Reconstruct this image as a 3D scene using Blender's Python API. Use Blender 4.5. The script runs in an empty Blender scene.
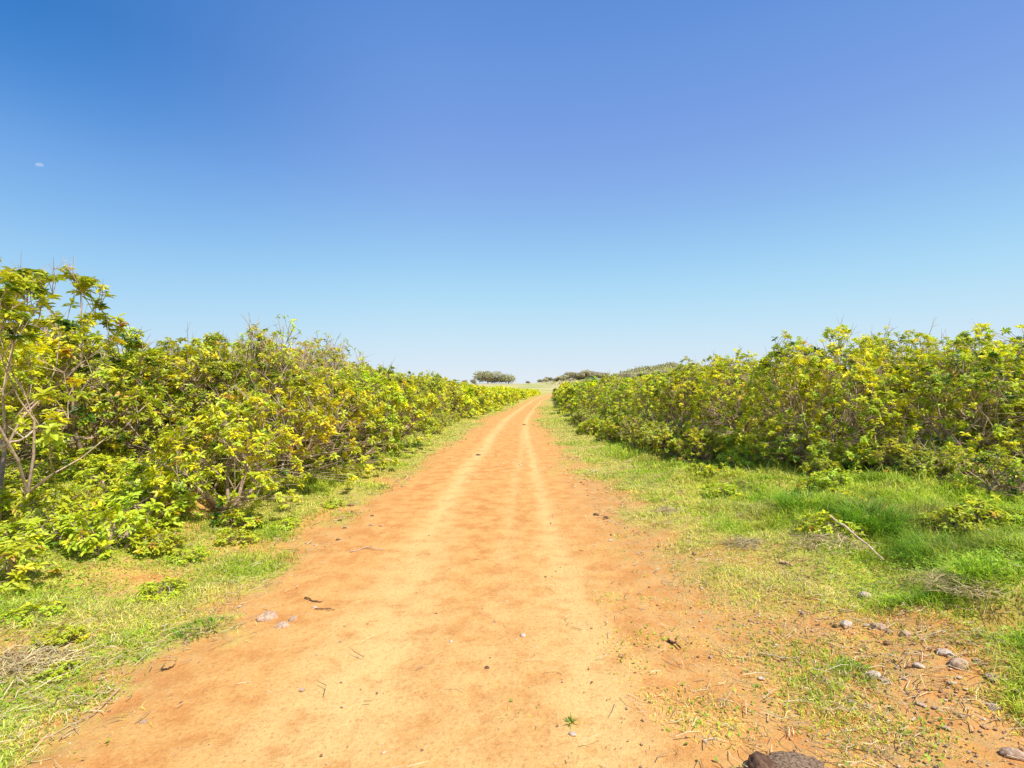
import bpy, math
import numpy as np
R = math.radians
rs = np.random.RandomState(7)
scene = bpy.context.scene
col = scene.collection
F = 500.0; CX = 512.0; CY = 386.0; CAMH = 1.6

# ------------------------------------------------------------------ noise
def _hash(ix, iy, seed):
    h = (ix.astype(np.int64) * 374761393 + iy.astype(np.int64) * 668265263 + seed * 1442695041) & 0x7fffffff
    h = (h ^ (h >> 13)) * 1274126177 & 0x7fffffff
    h = (h ^ (h >> 16)) * 668265263 & 0x7fffffff
    return ((h ^ (h >> 15)) & 0xffff) / 65535.0
def vnoise(x, y, seed=0):
    x = np.asarray(x, float); y = np.asarray(y, float)
    ix = np.floor(x); iy = np.floor(y); fx = x - ix; fy = y - iy
    fx = fx * fx * fx * (fx * (fx * 6 - 15) + 10); fy = fy * fy * fy * (fy * (fy * 6 - 15) + 10)
    a = _hash(ix, iy, seed); b = _hash(ix + 1, iy, seed); c = _hash(ix, iy + 1, seed); d = _hash(ix + 1, iy + 1, seed)
    return (a + (b - a) * fx) * (1 - fy) + (c + (d - c) * fx) * fy
def fbm(x, y, seed=0, octv=4):
    s = 0; a = .5; t = 0
    for k in range(octv):
        s = s + a * vnoise(x * 2 ** k + 17.3 * k, y * 2 ** k - 9.1 * k, seed + k * 11); t += a; a *= .5
    return s / t
def sstep(a, b, x):
    t = np.clip((x - a) / (b - a), 0, 1); return t * t * (3 - 2 * t)

# ------------------------------------------------------------------ terrain
_cy = np.array([-60, 0, 2, 4, 7, 10, 14, 18, 22, 26, 30, 38, 47, 57, 70, 85, 110, 400.])
_cx = np.array([-.75, -.66, -.59, -.5, -.38, -.28, -.14, .0, .16, .42, .72, 1.35, 2.15, 3.0, 4.7, 8.0, 15.0, 120.])
def _smooth_table():
    yy = np.linspace(-60, 400, 4601); xx = np.interp(yy, _cy, _cx)
    k = np.hanning(61); k /= k.sum()
    pad = np.concatenate([np.full(30, xx[0]), xx, np.full(30, xx[-1])])
    return yy, np.convolve(pad, k, 'valid')
_TY, _TX = _smooth_table()
def cx(y): return np.interp(y, _TY, _TX)
def edge_l(y): return np.interp(y, [0, 6, 14, 22, 40, 60], [1.66, 1.6, 1.5, 1.4, 1.1, .8])
def edge_r(y): return np.interp(y, [0, 2.7, 4, 6, 10, 14, 22, 40, 60], [1.75, 1.75, 1.7, 1.55, 1.42, 1.25, 1.05, .8, .6])
def H(x, y):
    x = np.asarray(x, float); y = np.asarray(y, float)
    u = x - cx(y); au = np.abs(u)
    off = sstep(1.5, 3.0, au)
    h = .05 * np.clip(au - 1.7, 0, 5) * sstep(1.6, 2.6, au)
    h = h + off * (.10 * (fbm(x * .7, y * .7, 3, 3) - .5) + .07 * (fbm(x * 2.6, y * 2.6, 5, 2) - .5))
    h = h + sstep(2.4, 3.6, au) * .6 * (fbm(x * 1.1 + 4, y * 1.1, 13, 3) - .45) * sstep(40, 20, y)
    h = h + (1 - off) * .02 * (fbm(x * .9, y * .5, 9, 2) - .5)
    h = h + 2.2 * sstep(55, 170, y) - 1.2 * sstep(300, 900, y)
    h = h + 5.0 * np.exp(-((x - 42) / 16) ** 2 - ((y - 128) / 16) ** 2)
    h = h + 2.6 * np.exp(-((x - 30) / 16) ** 2 - ((y - 215) / 22) ** 2)
    h = h - .34 * np.exp(-((x - 3.02) / .24) ** 4 - ((y - 2.95) / .15) ** 4) + .16 * np.exp(-((x - 3.1) / .5) ** 2 - ((y - 3.3) / .18) ** 2)
    return h
def veg(x, y):
    """0 = bare dirt, 1 = closed grass"""
    u = x - cx(y)
    n = fbm(x * 1.3, y * 1.3, 21, 4) - .5
    n2 = fbm(x * 5, y * 5, 22, 3) - .5
    L = sstep(0, .45, -u - (edge_l(y) - .02) + n * 1.3 + n2 * .5)
    L = L * (1 - .75 * sstep(.56, .66, fbm(x * .8, y * .8, 25, 3)) * (y < 6))
    hole = .95 * np.exp(-((x + 2.95) / .45) ** 2 - ((y - 4.05) / .2) ** 2) + .6 * np.exp(-((x + 2.95) / .4) ** 2 - ((y - 2.95) / .3) ** 2) + .8 * np.exp(-((x + 2.5) / .45) ** 2 - ((y - 4.9) / .3) ** 2)
    L = L * (1 - np.clip(hole, 0, 1))
    s_r = np.interp(y, [0, 2.7, 3.7, 5, 6.8, 10, 14, 22, 40], [3.1, 2.75, 2.15, 1.85, 1.5, 1.35, 1.2, .95, .75])
    wd = np.interp(y, [0, 3.0, 5, 7, 10, 20], [1.6, 1.5, 1.4, .9, .55, .4])
    Rr = sstep(0, 1, (u - s_r + n * 1.5 + n2 * .8 + .1) / wd)
    Rr = Rr * (1 - .9 * np.exp(-((x - 3.0) / .35) ** 2 - ((y - 2.93) / .16) ** 2)) * (1 - .55 * sstep(3.6, 3.0, y) * sstep(3.0, 2.2, u) * sstep(.62, .40, fbm(x * 3.4, y * 3.4, 27, 3)))
    return np.where(u < 0, L, Rr)
def track(x, y):
    u = x - cx(y); w = .10 * (fbm(y * .25, y * 0 + 3, 31, 2) - .5)
    def g(c, s): return np.exp(-((u - c - w) / s) ** 2)
    near = sstep(7, 2.5, y)
    t = g(np.interp(y, [0, 3, 7, 12, 30], [-.15, -.30, -.5, -.55, -.5]), .17 + .25 * near)
    t = t + .95 * g(np.interp(y, [0, 3, 7, 12, 20, 40], [1.0, .95, .84, .66, .5, .45]), .11 + .18 * near)
    t = t + .5 * g(np.interp(y, [0, 3, 7, 12, 20, 40], [.45, .42, .42, .42, .42, .45]), .08 + .1 * near)
    return np.clip(t, 0, 1) * (.65 + .5 * fbm(x * 2, y * .7, 33, 3))

# ------------------------------------------------------------------ mesh helpers
def make_mesh(name, V, polys, attrs=None, smooth=False):
    """polys: list of int arrays (M,k)"""
    me = bpy.data.meshes.new(name)
    V = np.asarray(V, np.float32)
    me.vertices.add(len(V)); me.vertices.foreach_set('co', V.ravel())
    polys = [np.asarray(p, np.int32) for p in polys if len(p)]
    nl = sum(p.size for p in polys); nf = sum(len(p) for p in polys)
    me.loops.add(nl); me.polygons.add(nf)
    me.loops.foreach_set('vertex_index', np.concatenate([p.ravel() for p in polys]))
    tot = np.concatenate([np.full(len(p), p.shape[1], np.int32) for p in polys])
    st = np.concatenate([[0], np.cumsum(tot)[:-1]]).astype(np.int32)
    me.polygons.foreach_set('loop_start', st); me.polygons.foreach_set('loop_total', tot)
    me.polygons.foreach_set('use_smooth', np.full(nf, smooth))
    for k, a in (attrs or {}).items():
        a = np.asarray(a, np.float32)
        if a.ndim == 1:
            at = me.attributes.new(k, 'FLOAT', 'POINT'); at.data.foreach_set('value', a)
        else:
            at = me.attributes.new(k, 'FLOAT_COLOR', 'POINT')
            at.data.foreach_set('color', np.hstack([a, np.ones((len(a), 1), np.float32)]).ravel())
    me.update(calc_edges=True); me.validate()
    return me
def link(name, me, mat=None, parent=None, loc=(0, 0, 0)):
    o = bpy.data.objects.new(name, me); col.objects.link(o); o.location = loc
    if mat and me is not None and not me.materials: me.materials.append(mat)
    if parent: o.parent = parent
    return o
def tag(o, label=None, cat=None, group=None, kind=None):
    if label: o['label'] = label
    if cat: o['category'] = cat
    if group: o['group'] = group
    if kind: o['kind'] = kind
    return o
def norm(v): return v / np.maximum(np.linalg.norm(v, axis=-1, keepdims=True), 1e-9)
class Acc:
    def __init__(s): s.V = []; s.Q = []; s.T = []; s.C = []; s.n = 0
    def add(s, V, Q=None, T=None, C=None):
        V = np.asarray(V).reshape(-1, 3)
        if Q is not None and len(Q): s.Q.append(np.asarray(Q) + s.n)
        if T is not None and len(T): s.T.append(np.asarray(T) + s.n)
        s.V.append(V); s.C.append(np.broadcast_to(C if C is not None else (.5, .5, .5), V.shape)); s.n += len(V)
    def mesh(s, name, smooth=False):
        P = []
        if s.Q: P.append(np.concatenate(s.Q))
        if s.T: P.append(np.concatenate(s.T))
        return make_mesh(name, np.concatenate(s.V), P, {'tint': np.concatenate(s.C)}, smooth)
def leaves(acc, P, D, N, L, W, C, droop=.25, fold=.25):
    """full leaf with folded midrib, 8 verts"""
    n = len(P); D = norm(D); S = norm(np.cross(D, N)); N = np.cross(S, D)
    L = L[:, None]; W = W[:, None]
    def pt(t, w, up): return P + D * L * t + S * W * w + N * (up * W) - N * L * droop * t * t
    V = np.stack([pt(0, 0, 0), pt(.33, -.42, fold), pt(.33, 0, 0), pt(.33, .42, fold), pt(.7, -.38, fold), pt(.7, 0, 0), pt(.7, .38, fold), pt(1, 0, 0)], 1)
    b = np.arange(n)[:, None] * 8
    Q = np.concatenate([b + [2, 1, 4, 5], b + [3, 2, 5, 6]])
    T = np.concatenate([b + [0, 1, 2], b + [0, 2, 3], b + [5, 4, 7], b + [6, 5, 7]])
    acc.add(V, Q, T, np.repeat(C, 8, 0))
def quads(acc, P, D, N, L, W, C):
    n = len(P); D = norm(D); S = norm(np.cross(D, N)); L = L[:, None]; W = W[:, None]
    V = np.stack([P, P + D * L * .5 - S * W * .5, P + D * L, P + D * L * .5 + S * W * .5], 1)
    acc.add(V, np.arange(n)[:, None] * 4 + [0, 1, 2, 3], None, np.repeat(C, 4, 0))
def tubes(acc, A, B, ra, rb, C, k=5):
    n = len(A); D = norm(B - A); ref = np.where(np.abs(D[:, 2:3]) > .9, [[1., 0, 0]], [[0, 0, 1.]])
    X = norm(np.cross(D, ref)); Y = np.cross(D, X)
    V = []
    for P, r in ((A, ra), (B, rb)):
        for j in range(k):
            a = 2 * math.pi * j / k
            V.append(P + (X * math.cos(a) + Y * math.sin(a)) * r[:, None])
    V = np.stack(V, 1); b = np.arange(n)[:, None] * 2 * k
    Q = np.concatenate([b + [j, (j + 1) % k, k + (j + 1) % k, k + j] for j in range(k)])
    acc.add(V, Q, None, np.repeat(C, 2 * k, 0))
def blades(acc, P, D, L, W, bend, C):
    """grass blade, 2 segments + tip; D horizontal lean direction"""
    n = len(P); S = np.stack([-D[:, 1], D[:, 0], 0 * L], 1)
    up = np.array([[0, 0, 1.]]); L = L[:, None]; W = W[:, None]; b_ = bend[:, None]
    def c(t): return P + up * L * (t - .45 * b_ * t * t) + D * L * b_ * t * t
    a, m, t = c(0), c(.55), c(1)
    V = np.stack([a - S * W / 2, a + S * W / 2, m + S * W * .42, m - S * W * .42, t], 1)
    b = np.arange(n)[:, None] * 5
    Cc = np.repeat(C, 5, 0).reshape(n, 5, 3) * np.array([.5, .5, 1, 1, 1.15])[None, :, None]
    acc.add(V, b + [0, 1, 2, 3], b + [3, 2, 4], Cc.reshape(-1, 3))

# ------------------------------------------------------------------ materials
def new_mat(name):
    m = bpy.data.materials.new(name); m.use_nodes = True; nt = m.node_tree
    for n in list(nt.nodes): nt.nodes.remove(n)
    return m, nt
class G:
    def __init__(s, nt): s.nt = nt
    def n(s, t, **k):
        nd = s.nt.nodes.new(t)
        for a, b in k.items():
            if a.startswith('_'): nd.inputs[a[1:].replace('_', ' ')].default_value = b
            else: setattr(nd, a, b)
        return nd
    def l(s, a, b): s.nt.links.new(a, b)
    def noise(s, vec, scale, detail=4, rough=.6, out='Fac'):
        nd = s.n('ShaderNodeTexNoise'); nd.inputs['Scale'].default_value = scale; nd.inputs['Detail'].default_value = detail; nd.inputs['Roughness'].default_value = rough
        if vec is not None: s.l(vec, nd.inputs['Vector'])
        return nd.outputs[out]
    def ramp(s, fac, a, b):
        nd = s.n('ShaderNodeMapRange', interpolation_type='SMOOTHSTEP'); s.l(fac, nd.inputs['Value'])
        nd.inputs['From Min'].default_value = a; nd.inputs['From Max'].default_value = b
        return nd.outputs['Result']
    def mix(s, f, a, b, mode='MIX'):
        nd = s.n('ShaderNodeMix', data_type='RGBA', blend_type=mode)
        for sock, v in ((nd.inputs[0], f), (nd.inputs[6], a), (nd.inputs[7], b)):
            if isinstance(v, (int, float)): sock.default_value = v
            elif isinstance(v, tuple): sock.default_value = (*v, 1)
            else: s.l(v, sock)
        return nd.outputs[2]
    def math(s, op, a, b=None):
        nd = s.n('ShaderNodeMath', operation=op)
        for i, v in enumerate((a, b)):
            if v is None: continue
            if isinstance(v, (int, float)): nd.inputs[i].default_value = v
            else: s.l(v, nd.inputs[i])
        return nd.outputs[0]

def ground_material():
    m, nt = new_mat('earth'); g = G(nt)
    geo = g.n('ShaderNodeNewGeometry'); P = geo.outputs['Position']
    av = g.n('ShaderNodeAttribute', attribute_name='veg').outputs['Fac']
    at = g.n('ShaderNodeAttribute', attribute_name='trk').outputs['Fac']
    al = g.n('ShaderNodeAttribute', attribute_name='lit').outputs['Fac']
    dry = g.n('ShaderNodeAttribute', attribute_name='far').outputs['Fac']
    big = g.noise(P, .9, 5, .6); mid = g.noise(P, 4.5, 6, .65); fine = g.noise(P, 45, 5, .7); vf = g.noise(P, 160, 3, .7)
    c = g.mix(g.ramp(big, .35, .65), (.72, .33, .085), (.78, .385, .105))
    c = g.mix(g.ramp(mid, .42, .62), c, (.83, .46, .14))
    c = g.mix(g.math('MULTIPLY', g.ramp(mid, .50, .32), .42), c, (.58, .225, .06))
    c = g.mix(g.math('MULTIPLY', g.math('MULTIPLY', at, g.ramp(mid, .2, .55)), .95), c, (.93, .61, .22))
    # fine grains
    c = g.mix(g.math('MULTIPLY', g.ramp(fine, .50, .34), .45), c, (.48, .19, .06))
    c = g.mix(g.math('MULTIPLY', g.ramp(fine, .56, .68), .4), c, (.90, .62, .30))
    c = g.mix(g.math('MULTIPLY', g.ramp(vf, .60, .42), .24), c, (.40, .14, .045))
    vor = g.n('ShaderNodeTexVoronoi'); vor.inputs['Scale'].default_value = 22; g.l(P, vor.inputs['Vector'])
    sel = g.ramp(g.n('ShaderNodeSeparateColor').outputs[0], 0, 1)
    sc = g.n('ShaderNodeSeparateColor'); g.l(vor.outputs['Color'], sc.inputs[0])
    dot = g.math('MULTIPLY', g.ramp(vor.outputs['Distance'], .16, .08), g.ramp(sc.outputs[0], .90, .94))
    c = g.mix(g.math('MULTIPLY', dot, .6), c, (.42, .2, .09))
    # litter: greyish tan
    lm = g.math('MULTIPLY', al, g.ramp(g.noise(P, 9, 5, .7), .38, .62))
    c = g.mix(g.math('MULTIPLY', lm, .7), c, (.50, .31, .12))
    # vegetation soil
    gsoil = g.mix(g.ramp(g.noise(P, 12, 5, .7), .4, .62), (.52, .36, .11), (.52, .58, .08))
    gsoil = g.mix(g.math('MULTIPLY', g.ramp(fine, .5, .7), .6), gsoil, (.66, .60, .20))
    gsoil = g.mix(g.math('MULTIPLY', g.ramp(g.noise(P, 5, 4, .7), .50, .38), .6), gsoil, (.20, .17, .05))  # dark patches painted into the soil for shaded gaps in the grass
    c = g.mix(g.math('MULTIPLY', av, .88), c, gsoil)
    dc = g.mix(g.ramp(g.noise(P, .12, 5, .6), .4, .6), (.62, .50, .24), (.42, .42, .13))
    c = g.mix(dry, c, dc)
    b = g.n('ShaderNodeBsdfPrincipled'); g.l(c, b.inputs['Base Color']); b.inputs['Roughness'].default_value = .95
    b.inputs['Specular IOR Level'].default_value = .15
    hsum = g.math('ADD', g.math('MULTIPLY', mid, 1.0), g.math('MULTIPLY', fine, .18))
    hsum = g.math('ADD', hsum, g.math('MULTIPLY', vf, .16)); hsum = g.math('ADD', hsum, g.math('MULTIPLY', dot, .12))
    bp = g.n('ShaderNodeBump'); bp.inputs['Strength'].default_value = .9; bp.inputs['Distance'].default_value = .035
    g.l(hsum, bp.inputs['Height']); g.l(bp.outputs[0], b.inputs['Normal'])
    o = g.n('ShaderNodeOutputMaterial'); g.l(b.outputs[0], o.inputs[0])
    return m
def leaf_material(name, trans=.35, rough=.55, vary=.06, gain=1.0):
    m, nt = new_mat(name); g = G(nt)
    a = g.n('ShaderNodeAttribute', attribute_name='tint').outputs['Color']
    oi = g.n('ShaderNodeObjectInfo')
    hs = g.n('ShaderNodeHueSaturation'); g.l(a, hs.inputs['Color'])
    g.l(g.math('ADD', g.math('MULTIPLY', oi.outputs['Random'], vary), .5 - vary / 2), hs.inputs['Hue'])
    g.l(g.math('ADD', g.math('MULTIPLY', oi.outputs['Random'], .25), .87 * gain), hs.inputs['Value'])
    geo = g.n('ShaderNodeNewGeometry')
    v = g.mix(g.math('MULTIPLY', g.ramp(g.noise(geo.outputs['Position'], 30, 2), .35, .65), .35), hs.outputs[0], (.5, .5, .5), 'OVERLAY')
    b = g.n('ShaderNodeBsdfPrincipled'); g.l(v, b.inputs['Base Color']); b.inputs['Roughness'].default_value = rough
    b.inputs['Specular IOR Level'].default_value = .3
    t = g.n('ShaderNodeBsdfTranslucent'); g.l(g.mix(1.0, v, (1.0, 1.0, .55), 'MULTIPLY'), t.inputs['Color'])
    mx = g.n('ShaderNodeMixShader'); mx.inputs[0].default_value = trans; g.l(b.outputs[0], mx.inputs[1]); g.l(t.outputs[0], mx.inputs[2])
    o = g.n('ShaderNodeOutputMaterial'); g.l(mx.outputs[0], o.inputs[0])
    return m
def rough_material(name, ca, cb, scale=30, use_tint=False, bump=.01):
    m, nt = new_mat(name); g = G(nt)
    tc = g.n('ShaderNodeTexCoord').outputs['Object']
    c = g.mix(g.ramp(g.noise(tc, scale, 5, .7), .35, .65), ca, cb)
    if use_tint: c = g.mix(1.0, c, g.n('ShaderNodeAttribute', attribute_name='tint').outputs['Color'], 'MULTIPLY')
    b = g.n('ShaderNodeBsdfPrincipled'); g.l(c, b.inputs['Base Color']); b.inputs['Roughness'].default_value = .9
    b.inputs['Specular IOR Level'].default_value = .2
    bp = g.n('ShaderNodeBump'); bp.inputs['Strength'].default_value = .8; bp.inputs['Distance'].default_value = bump
    g.l(g.noise(tc, scale * 1.7, 5, .75), bp.inputs['Height']); g.l(bp.outputs[0], b.inputs['Normal'])
    o = g.n('ShaderNodeOutputMaterial'); g.l(b.outputs[0], o.inputs[0])
    return m
M_EARTH = ground_material()
M_LEAF = leaf_material('shrub_leaves', .32, .42, .025, 1.2)
M_GRASS = leaf_material('grass_blades', .48, .55, 0.0, 1.3)
M_FAR = leaf_material('far_leaves', .2, .8, .03)
M_BARK = rough_material('bark', (.42, .31, .22), (.72, .58, .44), 25, True, .004)
M_ROCK = rough_material('rock', (.42, .26, .15), (.74, .53, .36), 40)
M_PALE = rough_material('pale_stone', (.55, .40, .27), (.80, .65, .48), 40)
M_DARK = rough_material('dark_wood', (.10, .05, .03), (.24, .14, .08), 40)
M_STRAW = leaf_material('straw', .15, .8, 0.0)
M_DUNG = rough_material('dung', (.16, .09, .045), (.60, .40, .24), 90, False, .02)
M_GRAVEL = rough_material('gravel', (.75, .75, .75), (1, 1, 1), 60, True)

# ------------------------------------------------------------------ ground + road
def stretch(a, b, far, n):
    t = np.linspace(0, 1, n + 1)[1:]; return b + (far - b) * (np.exp(6.5 * t) - 1) / (np.exp(6.5) - 1)
xs0 = np.arange(-6.5, 6.51, .045)
xs = np.concatenate([-stretch(0, 6.5, 1600, 75)[::-1], xs0, stretch(0, 6.5, 1600, 75)])
ys0 = np.arange(1.2, 13, .045)
ys = np.concatenate([-stretch(0, 0, 500, 25)[::-1], np.linspace(0, 1.15, 8), ys0, stretch(0, ys0[-1], 2600, 170)])
X, Y = np.meshgrid(xs, ys); Z = H(X, Y)
V_ = veg(X, Y)
U = X - cx(Y)
inroad = ((U > -(edge_l(Y) - .25)) & (U < edge_r(Y) - .25) & (Y < 92))
Z = Z - .02 * inroad
def micro(x, y, v):
    return .010 * (fbm(x * 6, y * 6, 41, 3) - .5) + v * .045 * (fbm(x * 4, y * 4, 43, 3) - .45)
Z = Z + np.where(Y < 40, micro(X, Y, V_), 0)
def lit(x, y):
    u = x - cx(y)
    return np.clip(np.exp(-((u - 1.75 - .16 * np.clip(6 - y, 0, 4)) / np.interp(y, [2, 5], [.8, .5])) ** 2) * .95 + np.exp(-((u + 1.6) / .3) ** 2) * .7, 0, 1)
FARA = sstep(70, 110, Y)
nx, ny = len(xs), len(ys)
idx = np.arange(nx * ny).reshape(ny, nx)
Q = np.stack([idx[:-1, :-1], idx[:-1, 1:], idx[1:, 1:], idx[1:, :-1]], -1).reshape(-1, 4)
me = make_mesh('ground', np.stack([X, Y, Z], -1).reshape(-1, 3), [Q],
               {'veg': V_.ravel(), 'trk': (track(X, Y) * (np.abs(U) < 1.6)).ravel(), 'lit': lit(X, Y).ravel(), 'far': FARA.ravel()}, True)
tag(link('ground', me, M_EARTH), kind='structure')
# road sheet
sy = np.concatenate([np.arange(.6, 10, .03), 10 + 82 * (np.linspace(0, 1, 420) ** 1.7)])
tu = np.linspace(0, 1, 150)
T2, Y2 = np.meshgrid(tu, sy)
el = edge_l(Y2) - .12 + .22 * (fbm(Y2 * 1.7, Y2 * 0, 51, 4) - .5); er = edge_r(Y2) - .12 + .3 * (fbm(Y2 * 1.5, Y2 * 0 + 8, 53, 4) - .5)
U2 = -el + (el + er) * T2; X2 = cx(Y2) + U2
tr2 = track(X2, Y2)
Z2 = H(X2, Y2) + .004 + micro(X2, Y2, veg(X2, Y2)) - .012 * np.clip(tr2, 0, 1) * sstep(0, .1, T2) * sstep(1, .9, T2) + .008 * np.sin(np.pi * T2)
n2, m2 = Y2.shape; idx = np.arange(n2 * m2).reshape(n2, m2)
Q = np.stack([idx[:-1, :-1], idx[:-1, 1:], idx[1:, 1:], idx[1:, :-1]], -1).reshape(-1, 4)
me = make_mesh('dirt_road', np.stack([X2, Y2, Z2], -1).reshape(-1, 3), [Q],
               {'veg': veg(X2, Y2).ravel(), 'trk': tr2.ravel(), 'lit': lit(X2, Y2).ravel(), 'far': 0 * U2.ravel()}, True)
tag(link('dirt_road', me, M_EARTH), kind='structure')
def GZ(x, y):
    return H(x, y) + micro(x, y, veg(x, y)) + .005
def at_px(px, py):
    """ground point seen at a pixel, flat-ground estimate refined on the terrain"""
    z = 0.0
    for _ in range(12):
        y = F * (CAMH - z) / (py - CY); x = (px - CX) / F * y
        z = float(GZ(np.array([x]), np.array([y]))[0])
    return x, y, z

# ------------------------------------------------------------------ shrubs
YG = np.array([.86, .79, .035]); MG = np.array([.54, .58, .028]); DG = np.array([.065, .15, .011]); OR = np.array([.90, .58, .07]); LG = np.array([.56, .72, .08])
BRK = np.array([1, .92, .85])
def grow(rng, n_stem, levels, spread, upr=.35, split=(2, 4), bare=0.0):
    segs = []; tips = []; dead = []
    def rec(p, d, L, r, lv):
        k = 2
        for i in range(k):
            d = d + rng.normal(0, .16, 3) + np.array([0, 0, .06]); d /= np.linalg.norm(d)
            q = p + d * L / k; r2 = r * (.86 if i == 0 else .82)
            segs.append((p, q, r, r2)); p = q; r = r2
        if lv == 0:
            (dead if rng.rand() < bare else tips).append((p, d)); return
        if lv <= 2 and rng.rand() < .5: tips.append((p, d))
        nb = rng.randint(split[0], split[1])
        for i in range(nb):
            a = rng.uniform(0, 2 * math.pi); h = np.array([math.cos(a), math.sin(a), rng.uniform(-.25, .4)])
            d2 = d * 1.0 + h * rng.uniform(.55, 1.05) + np.array([0, 0, upr * .5]); d2 /= np.linalg.norm(d2)
            rec(p, d2, L * rng.uniform(.62, .9), r * .72, lv - 1)
    for i in range(n_stem):
        a = 2 * math.pi * (i + rng.rand() * .7) / n_stem
        d = np.array([math.cos(a) * spread, math.sin(a) * spread, rng.uniform(.35, 1.1)]); d /= np.linalg.norm(d)
        rec(np.array([0, 0, -.06]), d, .5, .026, levels)
    return segs, tips, dead
def shrub_meshes(seed, h, w, n_stem=7, levels=4, spread=.8, leaf=.062, per=15, low=.0, bare=.04, dark=0., yellow=.5, split=(2, 4), full=True, orange=.02, bleach=0.):
    rng = np.random.RandomState(seed)
    segs, tips, dead = grow(rng, n_stem, levels, spread, split=split, bare=bare)
    A = np.array([s[0] for s in segs]); B = np.array([s[1] for s in segs]); ra = np.array([s[2] for s in segs]); rb = np.array([s[3] for s in segs])
    T = np.array([t[0] for t in tips]); TD = np.array([t[1] for t in tips])
    top = np.percentile(T[:, 2], 99); rad = np.percentile(np.hypot(T[:, 0], T[:, 1]), 93)
    S = np.array([w / 2 / rad, w / 2 / rad, (h - .05) / top])
    def squash(P):
        P = P * S; q = np.sqrt((np.hypot(P[:, 0], P[:, 1]) / (w / 2)) ** 2 + (np.maximum(P[:, 2], 0) / h) ** 2)
        an = np.arctan2(P[:, 1], P[:, 0]); lim = .88 + .16 * vnoise(an * 1.6 + seed, P[:, 2] * 1.5, seed)
        return P * np.where(q > lim, (lim / np.maximum(q, 1e-6)) ** .75, 1)[:, None]
    A = squash(A); B = squash(B); T = squash(T)
    ra = np.maximum(ra, .0035); rb = np.maximum(rb, .003)
    wood = Acc(); bc = BRK[None] * rng.uniform(.55, 1.15, (len(A), 1)); tubes(wood, A, B, ra, rb, bc, 5)
    if dead:
        DP = squash(np.array([t[0] for t in dead])); DD = np.array([t[1] for t in dead])
        for k in range(3):
            e = DP + norm(DD + rng.normal(0, .4, DD.shape)) * rng.uniform(.08, .22, (len(DP), 1))
            tubes(wood, DP, e, np.full(len(DP), .003), np.full(len(DP), .0012), np.repeat(BRK[None] * 1.1, len(DP), 0), 3)
    # low side fill
    if low:
        k = int(low); a = rng.uniform(0, 6.283, k); sp_ = rng.uniform(.04, .97, k); fac_ = rng.uniform(.72, .98, k); rr = w / 2 * np.sqrt(1 - sp_ ** 2) * fac_; zz = h * sp_ * fac_ * .97
        LP = np.stack([rr * np.cos(a), rr * np.sin(a), zz], 1)
        LD = norm(np.stack([np.cos(a), np.sin(a), rng.uniform(.1, .9, k)], 1))
        st = LP - LD * rng.uniform(.15, .4, (k, 1)) - [0, 0, .08]
        for j in range(k):
            c_ = A[np.argmin(((A - st[j]) ** 2).sum(1) + 4 * np.maximum(A[:, 2] - LP[j, 2], 0) ** 2)]
            st[j] = c_
        tubes(wood, st, LP, np.full(k, .005), np.full(k, .003), np.repeat(BRK[None] * .9, k, 0), 3)
        T = np.vstack([T, LP]); TD = np.vstack([TD, LD])
    # interior tips sprout too
    n = len(T)
    cnt = rng.randint(per - 2, per + 3, n); rep = np.repeat(np.arange(n), cnt)
    N = len(rep); base = T[rep] ; ax = norm(TD + [0, 0, 1.1])[rep]
    ref = norm(np.cross(ax, rng.normal(0, 1, (n, 3))[rep])); bi = np.cross(ax, ref)
    i0 = np.arange(N) - np.repeat(np.cumsum(cnt) - cnt, cnt)
    th = i0 * 2.4 + rng.normal(0, .25, N); el = rng.uniform(-.25, .75, N)
    rad_ = ref * np.cos(th)[:, None] + bi * np.sin(th)[:, None]
    D = norm(rad_ * np.cos(el)[:, None] + ax * np.sin(el)[:, None]); Nn = norm(ax * np.cos(el)[:, None] - rad_ * np.sin(el)[:, None])
    P = base - ax * rng.uniform(0, .05, (N, 1))
    L = leaf * rng.uniform(.65, 1.25, N); W = L * rng.uniform(.42, .56, N)
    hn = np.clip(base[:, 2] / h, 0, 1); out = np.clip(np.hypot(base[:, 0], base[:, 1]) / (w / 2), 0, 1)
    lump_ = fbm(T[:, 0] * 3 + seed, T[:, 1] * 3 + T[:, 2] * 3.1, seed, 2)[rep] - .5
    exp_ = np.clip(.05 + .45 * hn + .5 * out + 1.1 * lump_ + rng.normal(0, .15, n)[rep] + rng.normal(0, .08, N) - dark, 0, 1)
    C = DG + (MG - DG) * sstep(.1, .5, exp_)[:, None]  # older inner leaves are deeper green, darkened further to paint crown shade
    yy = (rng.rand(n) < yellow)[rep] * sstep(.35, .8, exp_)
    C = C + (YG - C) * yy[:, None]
    o = ((rng.rand(n) < orange * 1.5)[rep] & (rng.rand(N) < .7)) | (rng.rand(N) < orange * .6)
    C[o] = OR * rng.uniform(.7, 1.1, (o.sum(), 1))
    lg = (rng.rand(n) < .25)[rep]; C[lg] = C[lg] * .4 + LG * .6
    C = C * rng.uniform(.8, 1.15, (N, 1))
    if bleach: C = C * (1 - bleach) + np.array([.42, .38, .2]) * bleach
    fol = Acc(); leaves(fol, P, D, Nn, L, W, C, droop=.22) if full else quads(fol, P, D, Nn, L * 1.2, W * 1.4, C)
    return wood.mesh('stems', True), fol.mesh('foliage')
def make_plant(kind, meshes, matl, loc, rz=0, sc=1.0, part='stems'):
    e = bpy.data.objects.new(kind, None); col.objects.link(e); e.empty_display_size = .2
    e.location = loc; e.rotation_euler = (0, 0, rz); e.scale = (sc, sc, sc) if np.isscalar(sc) else sc
    link(part, meshes[0], M_BARK, e); link('foliage', meshes[1], matl, e)
    return e
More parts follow.
